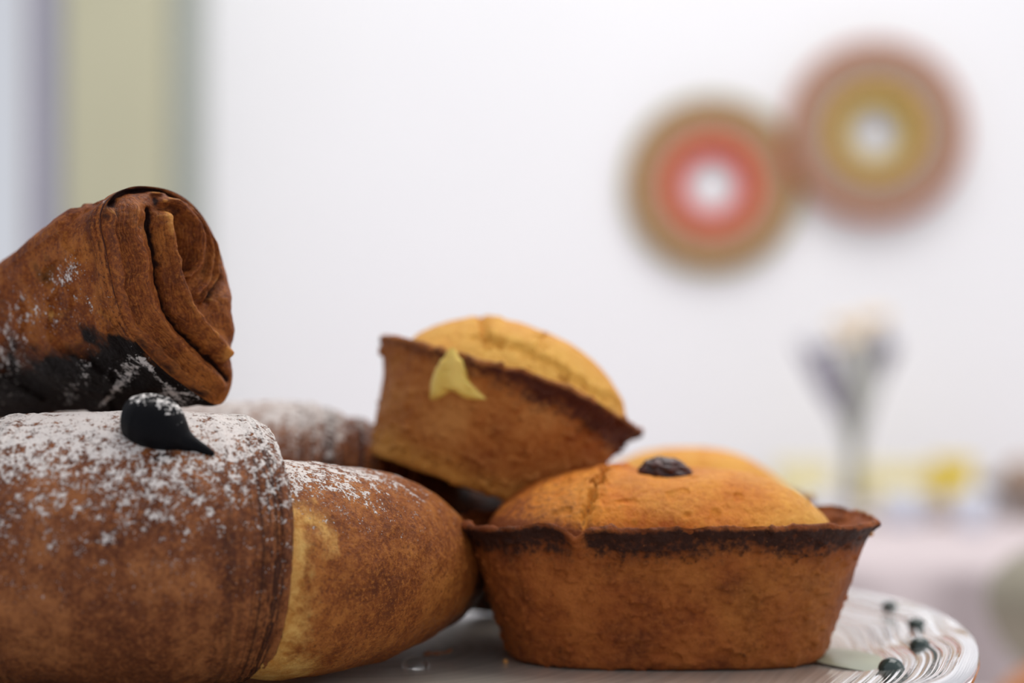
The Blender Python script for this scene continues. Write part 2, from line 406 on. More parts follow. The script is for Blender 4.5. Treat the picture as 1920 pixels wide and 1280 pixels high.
# ------------------------------------------------------------------ blurred goods on the back table
yel = plain('yellow_carton', (.80, .60, .02), .5); pyel = plain('pale_yellow_wrap', (.84, .77, .42), .5)
cup = plain('blue_white_china', (.70, .74, .83), .25); taupe = plain('taupe_china', (.45, .37, .33), .5)
def packet(px0, px1, pyt, Y, depth, mat, lm, label, name='carton', cat='box'):
    a = at(px0, pyt, Y); b = at(px1, pyt, Y); t = empty(name, ((a.x+b.x)/2, Y+depth/2, ZT)); tag(t, label, cat)
    w2 = (b.x-a.x)/2; h = a.z-ZT
    box('carton_body', (-w2, -depth/2, .0005), (w2, depth/2, h*.82), mat, t, bevel=.002)
    box('lid', (-w2-.0015, -depth/2-.0015, h*.80), (w2+.0015, depth/2+.0015, h), lm, t, bevel=.0015)
packet(1768, 1826, 862, 2.08, .06, yel, yel, 'bright yellow carton standing at the right of the back table')
packet(1630, 1764, 872, 2.12, .05, pyel, pyel, 'long pale yellow packet lying between the vase and the yellow carton', 'packet', 'packet')
packet(1462, 1560, 868, 2.12, .05, pyel, pyel, 'pale yellow packet seen left of the vase behind the pastry dome', 'packet', 'packet')
def cupo(px, pyb, pyt, rpx, mat, label, cat='cup', name='china_cup', g=None):
    Y = F*(HC-ZT)/(pyb-YH); c = at(px, pyb, Y); r = rpx*Y/F; h = (pyb-pyt)*Y/F
    t = empty(name, (c.x, Y, ZT)); tag(t, label, cat, g)
    pr = [(0, .0005), (r*.55, .0005), (r*.6, .003), (r*.8, h*.3), (r*.95, h*.7), (r, h), (r-.0025, h), (r*.9-.0025, h*.6), (r*.6, h*.2), (0, h*.15)]
    revolve('cup_body', pr, mat, t, 40)
    th = np.linspace(-PI/2, PI/2, 12); P = np.stack([r*.9+.012*np.cos(th), 0*th, h*.55+h*.28*np.sin(th)], -1)
    grid_obj('handle', tube(P, .0022, 8), mat, t)
cupo(1692, 985, 922, 44, cup, 'blue-white china cup just right of the vase foot')
cupo(1822, 996, 920, 36, cup, 'blue-white china cup in front of the yellow carton')
cupo(1762, 978, 935, 34, taupe, 'small taupe cup between the two blue-white cups')
cupo(1530, 990, 925, 30, cup, 'blue-white china cup left of the vase beside the pastry dome')
def basket():
    Y = 1.95; c = at(1925, 960, Y); t = empty('taupe_basket', (c.x, Y, ZT)); tag(t, 'round taupe basket of brown rolls at the right end of the back table', 'basket')
    m = plain('wicker', (.36, .30, .26), .8, .2, 150)
    for k in range(7):
        r = .036+.0025*k; th = np.linspace(0, 2*PI, 49); P = np.stack([r*np.cos(th), r*np.sin(th), .005+.006*k+.0012*np.sin(th*12+k*PI)], -1)
        grid_obj('coil', tube(P, .0033, 6), m, t)
    revolve('basket_floor', [(0, .0005), (.037, .0005), (.037, .004), (0, .004)], m, t, 32)
    bm = plain('brown_roll_crust', (.38, .24, .15), .5, .2, 60)
    for k, (dx, dy) in enumerate(((-.016, -.008), (.02, -.01), (0, .02))):
        V = []
        th = np.linspace(0, 2*PI, 32, endpoint=False)
        for a in np.linspace(0.02, PI-.02, 14): V.append(np.stack([.021*math.sin(a)*np.cos(th), .017*math.sin(a)*np.sin(th), np.full(32, .018*-math.cos(a))], -1))
        V = np.array(V); V *= 1+.04*noise(V, 90, k)[..., None]
        o = grid_obj('bread_roll', V, bm, None); o.location = (c.x+dx, Y+dy, ZT+.005+.018+(.026 if k == 2 else .003))
        tag(o, ['brown roll in the taupe basket, its left one', 'brown roll in the taupe basket, its right one', 'brown roll topping the taupe basket'][k], 'bread roll', 'rolls in the basket')
basket()

# right-hand near things
def pot():
    Y = .90; t = empty('stoneware_bowl', (.332, Y, -.12)); tag(t, 'round grey-green stoneware bowl at the right edge behind the brown bun', 'bowl')
    m = plain('grey_green_stoneware', (.25, .225, .165), .5, .06, 30)
    pr = [(0, .0005), (.034, .0005), (.035, .008), (.032, .014), (.045, .022), (.062, .036), (.0715, .054), (.0735, .066), (.069, .078), (.058, .088), (.053, .090), (.052, .087), (.062, .076), (.065, .06), (.05, .03), (0, .02)]
    p = resample(pr, 60, True); p[:, 0] = np.maximum(p[:, 0], 0)
    revolve('bowl_body', p, m, t, 64)
    p = resample([(0, .108), (.004, .107), (.007, .103), (.006, .099), (.014, .097), (.035, .094), (.050, .090), (.051, .088), (0, .088)], 30, True); p[:, 0] = np.maximum(p[:, 0], 0)
    revolve('lid', p, m, t, 48)
pot()
def bun():
    t = empty('glazed_bun', (.262, .70, -.12)); tag(t, 'shiny orange-brown bun in the lower right corner of the counter', 'bun')
    th = np.linspace(0, 2*PI, 96, endpoint=False); V = []
    for a in np.linspace(.01, PI-.01, 60):
        z = -math.cos(a); V.append(np.stack([.062*math.sin(a)**.85*np.cos(th), .055*math.sin(a)**.85*np.sin(th), np.full(96, .032+ (z*.042 if z > 0 else z*.0315))], -1))
    V = np.array(V); V[..., :2] *= 1+.03*noise(V, 40, 3)[..., None]
    bm = NT('bun_crust'); zz = bm.n('ShaderNodeSeparateXYZ'); bm.L(bm.obj(), zz.inputs[0]); nn = bm.noise(50, 4)
    cc = bm.ramp(bm.math('ADD', bm.math('MULTIPLY', zz.outputs[2], 9.), bm.math('MULTIPLY', nn, .4)), [(.2, (.62, .36, .14)), (.5, (.46, .17, .035)), (.9, (.30, .09, .02))])
    grid_obj('bun_body', V, bm.out(cc, .35, bm.bump(nn, .3, .001)), t)
    rs = []
    for k in range(26):
        a = k*2.4; r = .006*math.sqrt(k); rs.append((r*math.cos(a), r*math.sin(a)))
    vs = []; fs = []
    for (x, y) in rs:
        z = .032+.042*math.sqrt(max(0, 1-(x/.062)**2-(y/.055)**2)); b = len(vs)
        vs += [(x-.0015, y, z), (x, y-.0012, z), (x+.0015, y, z), (x, y+.0012, z), (x, y, z+.0012), (x, y, z-.0008)]
        fs += [(b, b+1, b+4), (b+1, b+2, b+4), (b+2, b+3, b+4), (b+3, b, b+4), (b+1, b, b+5), (b+2, b+1, b+5), (b+3, b+2, b+5), (b, b+3, b+5)]
    o = mesh_obj('sugar_grains', vs, fs, plain('pearl_sugar', (.85, .82, .78), .6), t); o['kind'] = 'stuff'
bun()

# ------------------------------------------------------------------ glass cake stand
PC = Vector((-.032, .42, 0)); PR = .1445
def stand():
    t = empty('glass_cake_stand', (PC.x, PC.y, -.12)); tag(t, 'milky swirled glass cake stand with dark green beads round its rim', 'cake stand')
    zo = .12
    pr = [(0, 0)]+[(r, 0) for r in np.linspace(.004, .108, 26)]+[(.115, .0004), (.122, .0012), (.129, .0024), (.135, .0038), (.140, .0052), (.1430, .0056), (.1448, .0046), (.1452, .002), (.1440, -.001), (.1415, -.0032), (.135, -.0052), (.125, -.0062), (.10, -.0066), (.02, -.0066), (0, -.0066)]
    p = np.array(pr); p[:, 0] *= PR/.1452; p[:, 1] += zo
    n = 160; th = np.linspace(0, 2*PI, n, endpoint=False)
    V = np.stack([p[:, :1]*np.cos(th), p[:, :1]*np.sin(th), np.repeat(p[:, 1:], n, 1)], -1)
    k = sst(.105, .14, np.hypot(V[..., 0], V[..., 1])); ang = np.arctan2(V[..., 1], V[..., 0])
    V[..., 2] += k*.0009*np.sin(ang*5+1)
    pl = grid_obj('plate', V, M_PLATE, t, True, {'ring': np.hypot(V[..., 0], V[..., 1])+.006*ang, 'rimf': sst(.108, .132, np.hypot(V[..., 0], V[..., 1]))})
    q = resample([(0, .1134), (.020, .1134), (.022, .110), (.012, .104), (.009, .096), (.015, .088), (.017, .081), (.011, .072), (.0085, .05), (.010, .03), (.022, .016), (.055, .006), (.060, .003), (.059, .0005), (0, .0005)], 90); q[:, 0] = np.maximum(q[:, 0], 0)
    revolve('pedestal', q, M_CLEAR, t, 48)
    tr = bvh(pl, Matrix.Translation(t.location))
    for px, py, r in ((1668, 1137, .0022), (1719, 1171, .0023), (1725, 1210, .0026), (1671, 1252, .0030)):
        p, nn = shoot(tr, px, py)
        if p is None: print('BEAD MISS', px, py); continue
        V = []; a2 = np.linspace(0, 2*PI, 24, endpoint=False)
        for a in np.linspace(.02, PI/2, 9)[::-1]: V.append(np.stack([r*1.0*math.sin(a)*np.cos(a2), r*math.sin(a)*np.sin(a2), np.full(24, r*.9*math.cos(a))], -1))
        V.append(V[-1]*0+np.array([0, 0, r*.9]))
        o = grid_obj('glass_bead', np.array(V), M_BEAD, t); o.location = p-t.location-Vector((0, 0, .0003))
    p, nn = shoot(tr, 779, 1250); V = []; a2 = np.linspace(0, 2*PI, 32, endpoint=False)  # clear bead added to make a bright glint on the plate
    for a in np.linspace(.02, PI/2, 12)[::-1]: V.append(np.stack([.0034*math.sin(a)*np.cos(a2), .0034*math.sin(a)*np.sin(a2), np.full(32, .0026*math.cos(a))], -1))
    V.append(V[-1]*0+np.array([0, 0, .0026])); o = grid_obj('glass_bead', np.array(V), M_CLEAR, t); o.location = p-t.location; o['label'] = 'clear glass bead added for its glint'
    # green leaf of enamel on the plate
    p, nn = shoot(tr, 1606, 1238)
    s = np.linspace(0, 1, 24); V = []
    for v in np.linspace(-1, 1, 9): V.append(np.stack([(s-.5)*.020, v*.017*np.sin(PI*s)**.8*(1), .0008*(1-v*v)*np.sin(PI*s)+0*s], -1))
    o = grid_obj('painted_leaf', np.array(V), M_LEAF, t, False); o.location = p-t.location+Vector((0, 0, .0002)); o.rotation_euler.z = .2
    return t
stand()

# ------------------------------------------------------------------ oval custard pastries
def pasticciotto(name, loc, rot, a, b, h, sb, n, dome, seed, shell_m, dome_m, label, crack=None, dent=None, rimz=None, tipflare=0., res=620, group=None, domefun=None, burnamt=1., basepale=0., burnx=0., shear=0., dlow=.0035):
    t = empty(name, loc); t.rotation_euler = rot
    tag(t, label, 'pastry', group)
    th = np.linspace(0, 2*PI, res, endpoint=False); ct_, st_ = np.cos(th), np.sin(th)
    sr = (np.abs(ct_/a)**n+np.abs(st_/b)**n)**(-1/n)
    E = np.stack([sr*ct_, sr*st_], -1)
    # profile (scale, z, walltype)
    rows = [(s*sb*.93, 0.0004) for s in np.linspace(0, 1, 14)]
    for q in np.linspace(0, PI/2, 7)[1:]: rows.append((sb*(.93+.07*math.sin(q)), .0032*(1-math.cos(q))))
    for q in np.linspace(0, 1, 78)[1:]:
        z = .0032+(h-.0032-.001)*q; rows.append((sb+(1-sb)*(q**.95)*.93+.07*(1-sb)*0+ .03*max(0, (q-.86)/.14)**1.5+(1-sb)*.07*q, z))
    top = rows[-1][0]
    for q in np.linspace(0, PI, 9)[1:]: rows.append((top-.012*(1-math.cos(q)), h-.001+.0011*math.sin(q)))
    for q in np.linspace(0, 1, 10)[1:]: rows.append((top-.024-.10*q, h-.001-.004*q))
    R = np.array(rows); S = R[:, 0:1]; Z = np.repeat(R[:, 1:2], res, 1)
    tip = 1+tipflare*np.exp(-(np.minimum(np.abs(np.angle(np.exp(1j*th))), np.abs(np.angle(np.exp(1j*(th-PI)))))/.22)**2)[None]*sst(.55, 1, Z/h)
    V = np.stack([S*E[None, :, 0]*tip, S*E[None, :, 1], Z], -1)
    N = -grid_normals(V); wall = sst(.3, .9, np.arange(len(R))/20.)[:, None]
    lvl = Z/h
    wob = np.stack([ct_*3, st_*3, 0*th], -1)
    rz = .0009*fbm(wob, 1.5, 4, seed)+(rimz(th) if rimz is not None else 0)
    V[..., 2] += rz[None]*sst(.45, 1, lvl)
    V[..., 0] += shear*(1-lvl)
    V[..., :2] *= (1+.012*fbm(np.stack([ct_*2, st_*2, 0*th], -1), 1.2, 3, seed+3))[None, :, None]
    d = .00042*fbm(V, 180, 4, seed+5)+.00022*fbm(V, 700, 2, seed+6)
    pit = noise(V*np.array([1, 1, 1.6]), 420, seed+8); d -= .0007*sst(.45, .8, pit)
    cr = np.abs(fbm(V*np.array([1, 1, 3.6]), 95, 3, seed+11)); zone = np.exp(-((lvl-.80)/.07)**2)+.6*np.exp(-((lvl-.12)/.06)**2)+.22
    cm = sst(.035, .0, cr)*np.clip(zone, 0, 1)*sst(-.1, .25, noise(V, 50, seed+14))
    d -= .0010*cm
    d += .0005*sst(.86, .93, lvl)*fbm(V, 260, 3, seed+20)
    V = V+N*(d*wall)[..., None]
    lx = lvl+burnx*V[..., 0]/a
    burn_shade = (1-.5*sst(.955, .985, lvl))*sst(.64, .96, lx+.05*fbm(V*np.array([1, 1, .5]), 120, 3, seed+30))*1.0*burnamt
    burn_shade += .35*sst(.15, .5, fbm(V, 45, 3, seed+31))*sst(.6, .9, lvl)
    burn_shade = np.maximum(burn_shade, .75*cm)
    lk = sst(96, 104, np.arange(len(R))[:, None].astype(float)); burn_shade = burn_shade*(1-lk)+lk*(.42*burnamt+.25*fbm(V, 200, 3, seed+35))
    gold = .10*sst(.1, .6, fbm(V, 40, 3, seed+33))*sst(.9, .6, lvl)+basepale*sst(.30, .02, lvl+.12*fbm(V, 60, 3, seed+34))
    # dome
    ds, dh, dp, dq, ox = dome
    m = 150; rho = np.linspace(0, 1, m)[:, None]
    DX = ox+rho*E[None, :, 0]*ds; DY = rho*E[None, :, 1]*min(ds+.06, .945)
    DZ = (h-dlow)+(dh+dlow)*(1-rho**dp)**dq
    DZ = DZ+0*DX; D = np.stack([DX, DY, DZ], -1)
    if domefun is not None: D = domefun(D, rho)
    cmk = np.zeros(DX.shape)
    edge = sst(1., .9, rho)
    if dent:
        for (x, y, r, dd) in dent: D[..., 2] -= dd*np.exp(-((DX-x)**2+(DY-y)**2)/(r*r))*edge
    if crack:
        for pts, wd, dep in crack:
            P = resample(pts, 60); q = np.stack([DX, DY, DX*0], -1)
            jx = .0030*fbm(q, 190, 4, seed+41, .7); jy = .0030*fbm(q, 190, 4, seed+42, .7)
            dist = np.full(DX.shape, 1e9); side = np.zeros(DX.shape)
            for k in range(59):
                u = P[k+1]-P[k]; L = u@u; tt = np.clip(((DX+jx-P[k, 0])*u[0]+(DY+jy-P[k, 1])*u[1])/L, 0, 1)
                ddx = DX+jx-P[k, 0]-tt*u[0]; ddy = DY+jy-P[k, 1]-tt*u[1]; dd = np.hypot(ddx, ddy)
                sd = np.sign(u[0]*ddy-u[1]*ddx); side = np.where(dd < dist, sd, side); dist = np.minimum(dist, dd)
            g = np.exp(-(dist/wd)**2)*edge; D[..., 2] += -dep*g+dep*.45*np.exp(-(np.maximum(dist-wd*1.6, 0)/(wd*2.2))**2)*sst(wd*.8, wd*1.8, dist)*edge*np.where(side > 0, 1, .5)
            cmk = np.maximum(cmk, g)
    ND = -grid_normals(D); dn = .0006*fbm(D, 75, 3, seed+50)+.00022*fbm(D, 380, 3, seed+51)-.00045*sst(.5, .8, noise(D, 330, seed+52))
    dn -= .00045*sst(.03, 0, np.abs(fbm(D, 60, 3, seed+55)))*sst(.15, .4, noise(D, 45, seed+56))
    D = D+ND*(dn*edge)[..., None]
    dburn = .55*sst(.93, 1.0, rho+0*DX)+.25*sst(.1, .6, fbm(D, 55, 3, seed+60))
    dgold = sst(-.25, .3, fbm(D, 38, 3, seed+61)+.25)*.35
    dburn = dburn-.3*cmk+.75*sst(.7, 1, cmk)
    return t, V, D, dict(burn_shade=burn_shade, gold=gold), dict(burn_shade=dburn, gold=dgold), cmk, th, lvl

def finish(t, V, D, sa, da, sm, dm, domecol=None):
    if domecol: domecol(D, da)
    s = grid_obj('pastry_shell', V, sm, t, True, sa, flip=False)
    d = grid_obj('domed_top', D, dm, t, True, da, flip=True)
    return s, d

# front pastry
FL = at(1244, 700, .405); FL.z = 0.0002
def frontrim(th):
    z = -.0008*np.exp(-(np.angle(np.exp(1j*(th-PI)))/.7)**2)+.0004*np.exp(-(np.angle(np.exp(1j*th))/.5)**2)
    tc = math.atan2(-.029, -.0205)
    z += -.0022*np.exp(-(np.angle(np.exp(1j*(th-tc)))/.045)**2)
    z += .0009*np.exp(-(np.angle(np.exp(1j*(th-tc+.16)))/.08)**2)
    z += .0005*np.exp(-(np.angle(np.exp(1j*(th-tc-.15)))/.07)**2)
    return z
def fdome(D, rho):
    th0 = math.atan2(-.029, -.0205); an = np.arctan2(D[..., 1], D[..., 0]); k = np.exp(-(np.angle(np.exp(1j*(an-th0)))/.075)**2)*sst(.72, .93, rho)
    D[..., 0] *= 1+.235*k; D[..., 1] *= 1+.235*k; D[..., 2] += k*(.0004-.0018*sst(.93, 1, rho))
    x = D[..., 0]
    D[..., 2] += .0016*np.exp(-((x-.018)/.013)**2)*sst(1, .6, rho)
    return D
t, V, D, sa, da, cmk, th, lvl = pasticciotto('custard_pastry', FL, (0, 0, 0), .0490, .0325, .0333, .79, 3.0, (.845, .0122, 2.5, .62, -.0015), 11, M_SHELL, M_DOME,
    'large oval custard pastry with dark cherry, foremost on the glass stand', crack=[([(-.006, .02), (-.0115, .006), (-.0143, -.004), (-.0165, -.014), (-.0192, -.023), (-.0200, -.031)], .00075, .0026)],
    dent=[(.0010, -.004, .0105, .0022)], rimz=frontrim, burnamt=1.0)
# crack zone of the shell is unburnt
tc = math.atan2(-.029, -.0205); kk = np.exp(-(np.angle(np.exp(1j*(th-tc)))/.05)**2)[None]
sa['burn_shade'] = sa['burn_shade']*(1-.85*kk)
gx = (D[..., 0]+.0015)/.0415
da['burn_shade'] = da['burn_shade']+.48*sst(.0, -.9, gx)-.25*sst(0., .9, gx)+.12
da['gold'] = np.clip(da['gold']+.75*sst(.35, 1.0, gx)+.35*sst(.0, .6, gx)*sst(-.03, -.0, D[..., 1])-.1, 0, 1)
da['gold'] = np.clip(da['gold']+.4*cmk, 0, 1)
fs, fd = finish(t, V, D, sa, da, M_SHELL, M_DOME)
FRONT = t
ftree = bvh(fd, Matrix.Translation(FL))
def berry_part(parent, M, c, rx, ry, rz, seed, rot=0):
    th = np.linspace(0, 2*PI, 72, endpoint=False); V = []
    for a in np.linspace(.01, PI-.01, 44): V.append(np.stack([math.sin(a)*np.cos(th), math.sin(a)*np.sin(th), np.full(72, -math.cos(a))], -1))
    V = np.array(V); f = 1+.16*fbm(V, 1.6, 3, seed)-.16*sst(.2, 0, np.abs(fbm(V, 2.0, 2, seed+3)))
    V = V*f[..., None]*np.array([rx, ry, rz])
    o = grid_obj('candied_cherry', V, M_BERRY, parent); o.location = c; o.rotation_euler = (0, rot, .2); o['label'] = 'dark wrinkled cherry'
    return o
q = ftree.ray_cast(Vector(at(1246, 700, .401))+Vector((0, 0, .2)), Vector((0, 0, -1)))[0]
berry_part(FRONT, None, q-FL+Vector((0, 0, .0006)), .0066, .0058, .0040, 5, .12)

# back pastry (only its dome shows)
BL = at(1288, 700, .50); BL.z = 0.0002
t, V, D, sa, da, cmk, th, lvl = pasticciotto('custard_pastry', BL, (0, 0, .1), (.0355), .031, .0312, .79, 2.5, (.92, .0146, 2.2, .7, 0), 77, M_SHELL2, M_DOME2,
    'pale oval custard pastry hidden behind the foremost one, only its dome showing', res=300)
finish(t, V, D, sa, da, M_SHELL2, M_DOME2)

# tilted upper pastry
UROT = Matrix.Rotation(math.radians(19.5), 4, 'Y') @ Matrix.Rotation(math.radians(-4), 4, 'X') @ Matrix.Rotation(math.radians(14), 4, 'Z')
UL = at(893, 921, .436)
t, V, D, sa, da, cmk, th, lvl = pasticciotto('custard_pastry', UL, UROT.to_euler(), .0342, .0305, .0300, .78, 2.15, (.915, .0155, 2.3, .72, .0005), 33, M_SHELL2, M_DOME2,
    'tilted custard pastry with cream oozing over its rim, topmost on the pile', tipflare=.07, basepale=.35, burnx=.13, shear=-.0035, dlow=.0016, rimz=lambda th: .0022*np.exp(-(np.angle(np.exp(1j*(th+PI*.5)))/.6)**2), dent=[(.012, -.0205, .006, .0008)],
    crack=[([(-.014, .006), (-.0155, -.008), (-.015, -.018), (-.008, -.0225), (.004, -.0245), (.016, -.0225), (.026, -.016)], .0009, .0017), ([(-.002, -.022), (-.001, -.014), (.001, -.008)], .0005, .0006)])
da['gold'] = np.clip(da['gold']+.8*sst(-.010, -.024, D[..., 1])*sst(.75, .6, np.abs(D[..., 0])/.04)+.05, 0, 1)
us, ud = finish(t, V, D, sa, da, M_SHELL2, M_DOME2)
UP = t; UM = Matrix.Translation(UL) @ UROT
UP.rotation_euler = UROT.to_euler()
stree = bvh(us, UM); UMI = UM.inverted()
# cream: a thick tongue running from the crack over the rim and down the wall
def cream_part():
    # rows from top to bottom: (left px, right px, y px)
    rowsp = [(838, 858, 662), (833, 862, 670), (826, 868, 675), (820, 872, 687), (815, 876, 700), (811, 880, 712), (808, 888, 723), (806, 898, 733), (805, 908, 742), (804, 916, 750)]
    rowsp = resample(rowsp, 40); nv = 44; V = np.zeros((40, nv, 3)); last = None
    for i, (l, r, y) in enumerate(rowsp):
        for j in range(nv):
            u = j/(nv-1); px = l+(r-l)*u; yy = y
            f = i/39.; yy -= f*f*16*math.exp(-((u-.40)/.17)**2)             # notch between the two lobes
            p, n = shoot(stree, px, yy)
            if p is None:
                p, n = last
            last = (p, n)
            e = min(1, math.sin(PI*min(max(u, 0), 1))**.5)*min(1, (1-f)*5+.0)**.5
            th_ = .0004+.0019*e*(.65+.35*math.sin(PI*f))
            if u in (0, 1) or i in (39,): th_ = -.0004
            nn = n if n.dot(p-CAMP) < 0 else -n
            V[i, j] = UMI @ (p+nn*th_)
    for _ in range(3): V[1:-1, 1:-1] = .4*V[1:-1, 1:-1]+.15*(V[2:, 1:-1]+V[:-2, 1:-1]+V[1:-1, 2:]+V[1:-1, :-2])
    o = grid_obj('cream_filling', V, M_CREAM, UP, False); o['label'] = 'pale yellow custard oozing out'
cream_part()

# ------------------------------------------------------------------ croissants
def loft(C, Rr, nphi=420, flat=0., seed=0, squash=1.0, amp=1.0, ends=None):
    """C: m x 3 axis points (world), Rr: radii; returns V, phi, arc length"""
    C = np.array(C); m = len(C); T = np.gradient(C, axis=0); T /= np.linalg.norm(T, axis=1, keepdims=True)+1e-12
    up = np.array([0, 0, 1.]); A = np.cross(T, up); A /= np.linalg.norm(A, axis=1, keepdims=True); B = np.cross(A, T)
    ph = np.linspace(0, 2*PI, nphi, endpoint=False)
    V = C[:, None]+Rr[:, None, None]*(A[:, None]*np.cos(ph)[None, :, None]+B[:, None]*np.sin(ph)[None, :, None]*squash)
    return V, ph
def make_segment(name, axis, prof, mat, parent, origin, seed, m=190, nphi=460, sugar=None, pale=None, burn_shade=None, edges=(), extra=None, amp=1., capend=True):
    """prof: list of (u, R) along the axis; closes to the axis at both ends"""
    P = np.array(prof, float); U = resample(P, m, False)
    u = U[:, 0]; R = np.maximum(U[:, 1], 1e-5)
    ax = resample(axis, 200); C = np.stack([np.interp(u, np.linspace(0, 1, 200), ax[:, k]) for k in range(3)], 1)
    T0 = np.gradient(ax, axis=0); T0 /= np.linalg.norm(T0, axis=1, keepdims=True)
    T = np.stack([np.interp(u, np.linspace(0, 1, 200), T0[:, k]) for k in range(3)], 1); T /= np.linalg.norm(T, axis=1, keepdims=True)
    A = np.cross(T, [0, 0, 1.]); A /= np.linalg.norm(A, axis=1, keepdims=True); B = np.cross(A, T)
    ph = np.linspace(0, 2*PI, nphi, endpoint=False)
    V = C[:, None]+R[:, None, None]*(A[:, None]*np.cos(ph)[None, :, None]+B[:, None]*np.sin(ph)[None, :, None])
    N = grid_normals(V); ctr = C[:, None]-V; N *= -np.sign((N*ctr).sum(-1, keepdims=True)+1e-12)
    uu = u[:, None]+0*ph[None]
    L = np.linalg.norm(ax[-1]-ax[0])
    d = amp*(.0011*fbm(V, 38, 3, seed)+.00030*fbm(V, 300, 4, seed+4))
    e = np.zeros_like(uu)
    for (ue, wd) in edges: e = np.maximum(e, np.exp(-((uu-ue)*L/wd)**2))
    lamc = uu*L*900+1.3*fbm(V, 30, 2, seed+9)
    q = np.stack([lamc, ph[None]*.8+0*uu, 0*uu], -1)
    d += e*.00055*noise(q, 1.0, seed+12)*amp
    sc = sst(1.5e-3, 8e-3, R)[:, None]
    V = V+N*(d*sc)[..., None]
    if extra is not None: V = extra(V, N, uu, ph)
    up = N[..., 2]
    s = sugar(V, up, uu) if sugar is not None else 0*uu
    pl = pale(V, up, uu) if pale is not None else 0*uu
    b = burn_shade(V, up, uu) if burn_shade is not None else 0*uu
    V2 = V-np.array(origin)
    return grid_obj(name, V2, mat, parent, True, dict(sugar=s, pale=pl, burn_shade=b, lam=lamc, edge=e), flip=False)

# front croissant
FO = (-.07, .36, 0.0)
fc = empty('dusted_croissant', FO); tag(fc, 'sugar-dusted croissant topped with a dark chocolate drop, lower left foreground', 'croissant')
def fs_sugar(V, up, uu):
    z = V[..., 2]; return np.clip(np.interp(z+.004*fbm(V, 60, 3, 3), [.018, .030, .041, .050, .056, .062], [0, .22, .52, .78, 1, 1.12]), 0, 1.12)
def fs_burn(V, up, uu):
    X = V[..., 0]; st = .8*np.exp(-(((X-(-.0705))/.0036)**2+((V[..., 2]-.0512)/.0018)**2))*(V[..., 1] < .36)
    return .25*sst(.1, .5, fbm(V, 50, 3, 90))+.55*np.exp(-((uu-.985)/.012)**2)+st+.25*sst(.02, .004, V[..., 2])+.4*np.exp(-((uu-.29)/.008)**2)
axis = [(-.128, .3600, .0303), (-.102, .3565, .0303), (-.078, .3565, .0303), (-.067, .3590, .0303), (-.0555, .3640, .0301)]
mid = make_segment('outer_layer', axis, [(.28, 0), (.28, .022), (.285, .0288), (.30, .0294), (.34, .0293), (.5, .0296), (.7, .0295), (.82, .0294), (.90, .0291), (.95, .0286), (.98, .0279), (.995, .0268), (1.0, .0255), (.995, .0238), (.97, .0228), (.96, 0)],
    M_CR, fc, FO, 21, m=260, nphi=560, sugar=fs_sugar, burn_shade=fs_burn, edges=((.93, .006), (.30, .004), (.99, .003)))
axis2 = [(-.070, .3585, .0250), (-.057, .3625, .0252), (-.044, .372, .0248), (-.0315, .3865, .0235), (-.021, .4035, .0205), (-.014, .420, .0180)]
def ts_sugar(V, up, uu): return np.clip(.86*sst(.030, .052, V[..., 2]+.004*fbm(V, 60, 3, 5))*sst(.95, .15, uu)+.22*sst(.2, .9, up)+.0, 0, 1)*sst(-.2, .4, up)
def ts_pale(V, up, uu): return 1.15*sst(.33, .10, uu+.10*fbm(V*np.array([1,1,.4]), 110, 4, 8))*sst(.052, .036, V[..., 2])+.35*sst(.012, .0, V[..., 2])*sst(.8, .4, uu)
def ts_burn_shade(V, up, uu): return .75*sst(.55, .88, uu+.1*fbm(V, 60, 2, 8))*sst(.55, -.1, up)+.25*sst(.1, .5, fbm(V, 50, 3, 95))  # burnt blotches, plus painted shade darkening the end beside the pastry
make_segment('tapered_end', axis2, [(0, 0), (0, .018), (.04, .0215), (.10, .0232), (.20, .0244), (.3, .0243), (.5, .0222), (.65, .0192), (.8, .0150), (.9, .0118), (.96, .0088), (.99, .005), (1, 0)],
    M_CR2, fc, FO, 31, sugar=ts_sugar, pale=ts_pale, burn_shade=ts_burn_shade, edges=((.05, .002),))
axis3 = [(-.170, .372, .026), (-.15, .366, .028), (-.128, .360, .0290), (-.105, .3565, .0295), (-.095, .3565, .0295)]
make_segment('tapered_end', axis3, [(0, 0), (0.02, .006), (.15, .014), (.4, .0225), (.6, .0262), (.8, .0279), (.95, .0279), (1, .024), (1, 0)], M_CR2, fc, FO, 37, m=90, nphi=260, sugar=fs_sugar, edges=((.7, .02),))
# chocolate drop
mt = bvh(mid, Matrix.Translation(FO))
def chocolate():
    pts = [(231, 794), (248, 797), (272, 803), (298, 811), (323, 822), (345, 831), (368, 838), (388, 847), (402, 853)]
    rad = [.0004, .0045, .0059, .0059, .0046, .0026, .0013, .0009, .0003]; lift = [.0016, .0016, .0018, .0018, .0010, .0006, .0004, .0003, .0002]
    P = []
    for (px, py), l in zip(pts, lift):
        p, n = shoot(mt, px, py); n = n if n.dot(p-CAMP) < 0 else -n; P.append(p+n*l)
    path = resample(P, 90); r = np.interp(np.linspace(0, 1, 90), np.r_[0, np.cumsum(np.linalg.norm(np.diff(np.array(P), axis=0), axis=1))]/np.sum(np.linalg.norm(np.diff(np.array(P), axis=0), axis=1)), rad)
    r = np.convolve(np.pad(r, 3, mode='edge'), np.ones(7)/7, 'valid'); r[0] = r[-1] = 1e-5; r[1] *= .5
    V = tube(path, r, 72); V = V+.0006*fbm(V, 160, 3, 2)[..., None]*np.array([0, 0, 1.])*sst(.001, .003, r)[:, None, None]
    c = np.array(path)[:, None]; up = (V-c)[..., 2]/np.maximum(r[:, None], 1e-4)
    s = sst(.15, .95, up)*sst(.75, .45, np.linspace(0, 1, 90))[:, None]
    o = grid_obj('chocolate_drop', V-np.array(FO), M_CHOC, fc, True, dict(sugar=s)); o['label'] = 'black chocolate drop powdered with sugar'
chocolate()

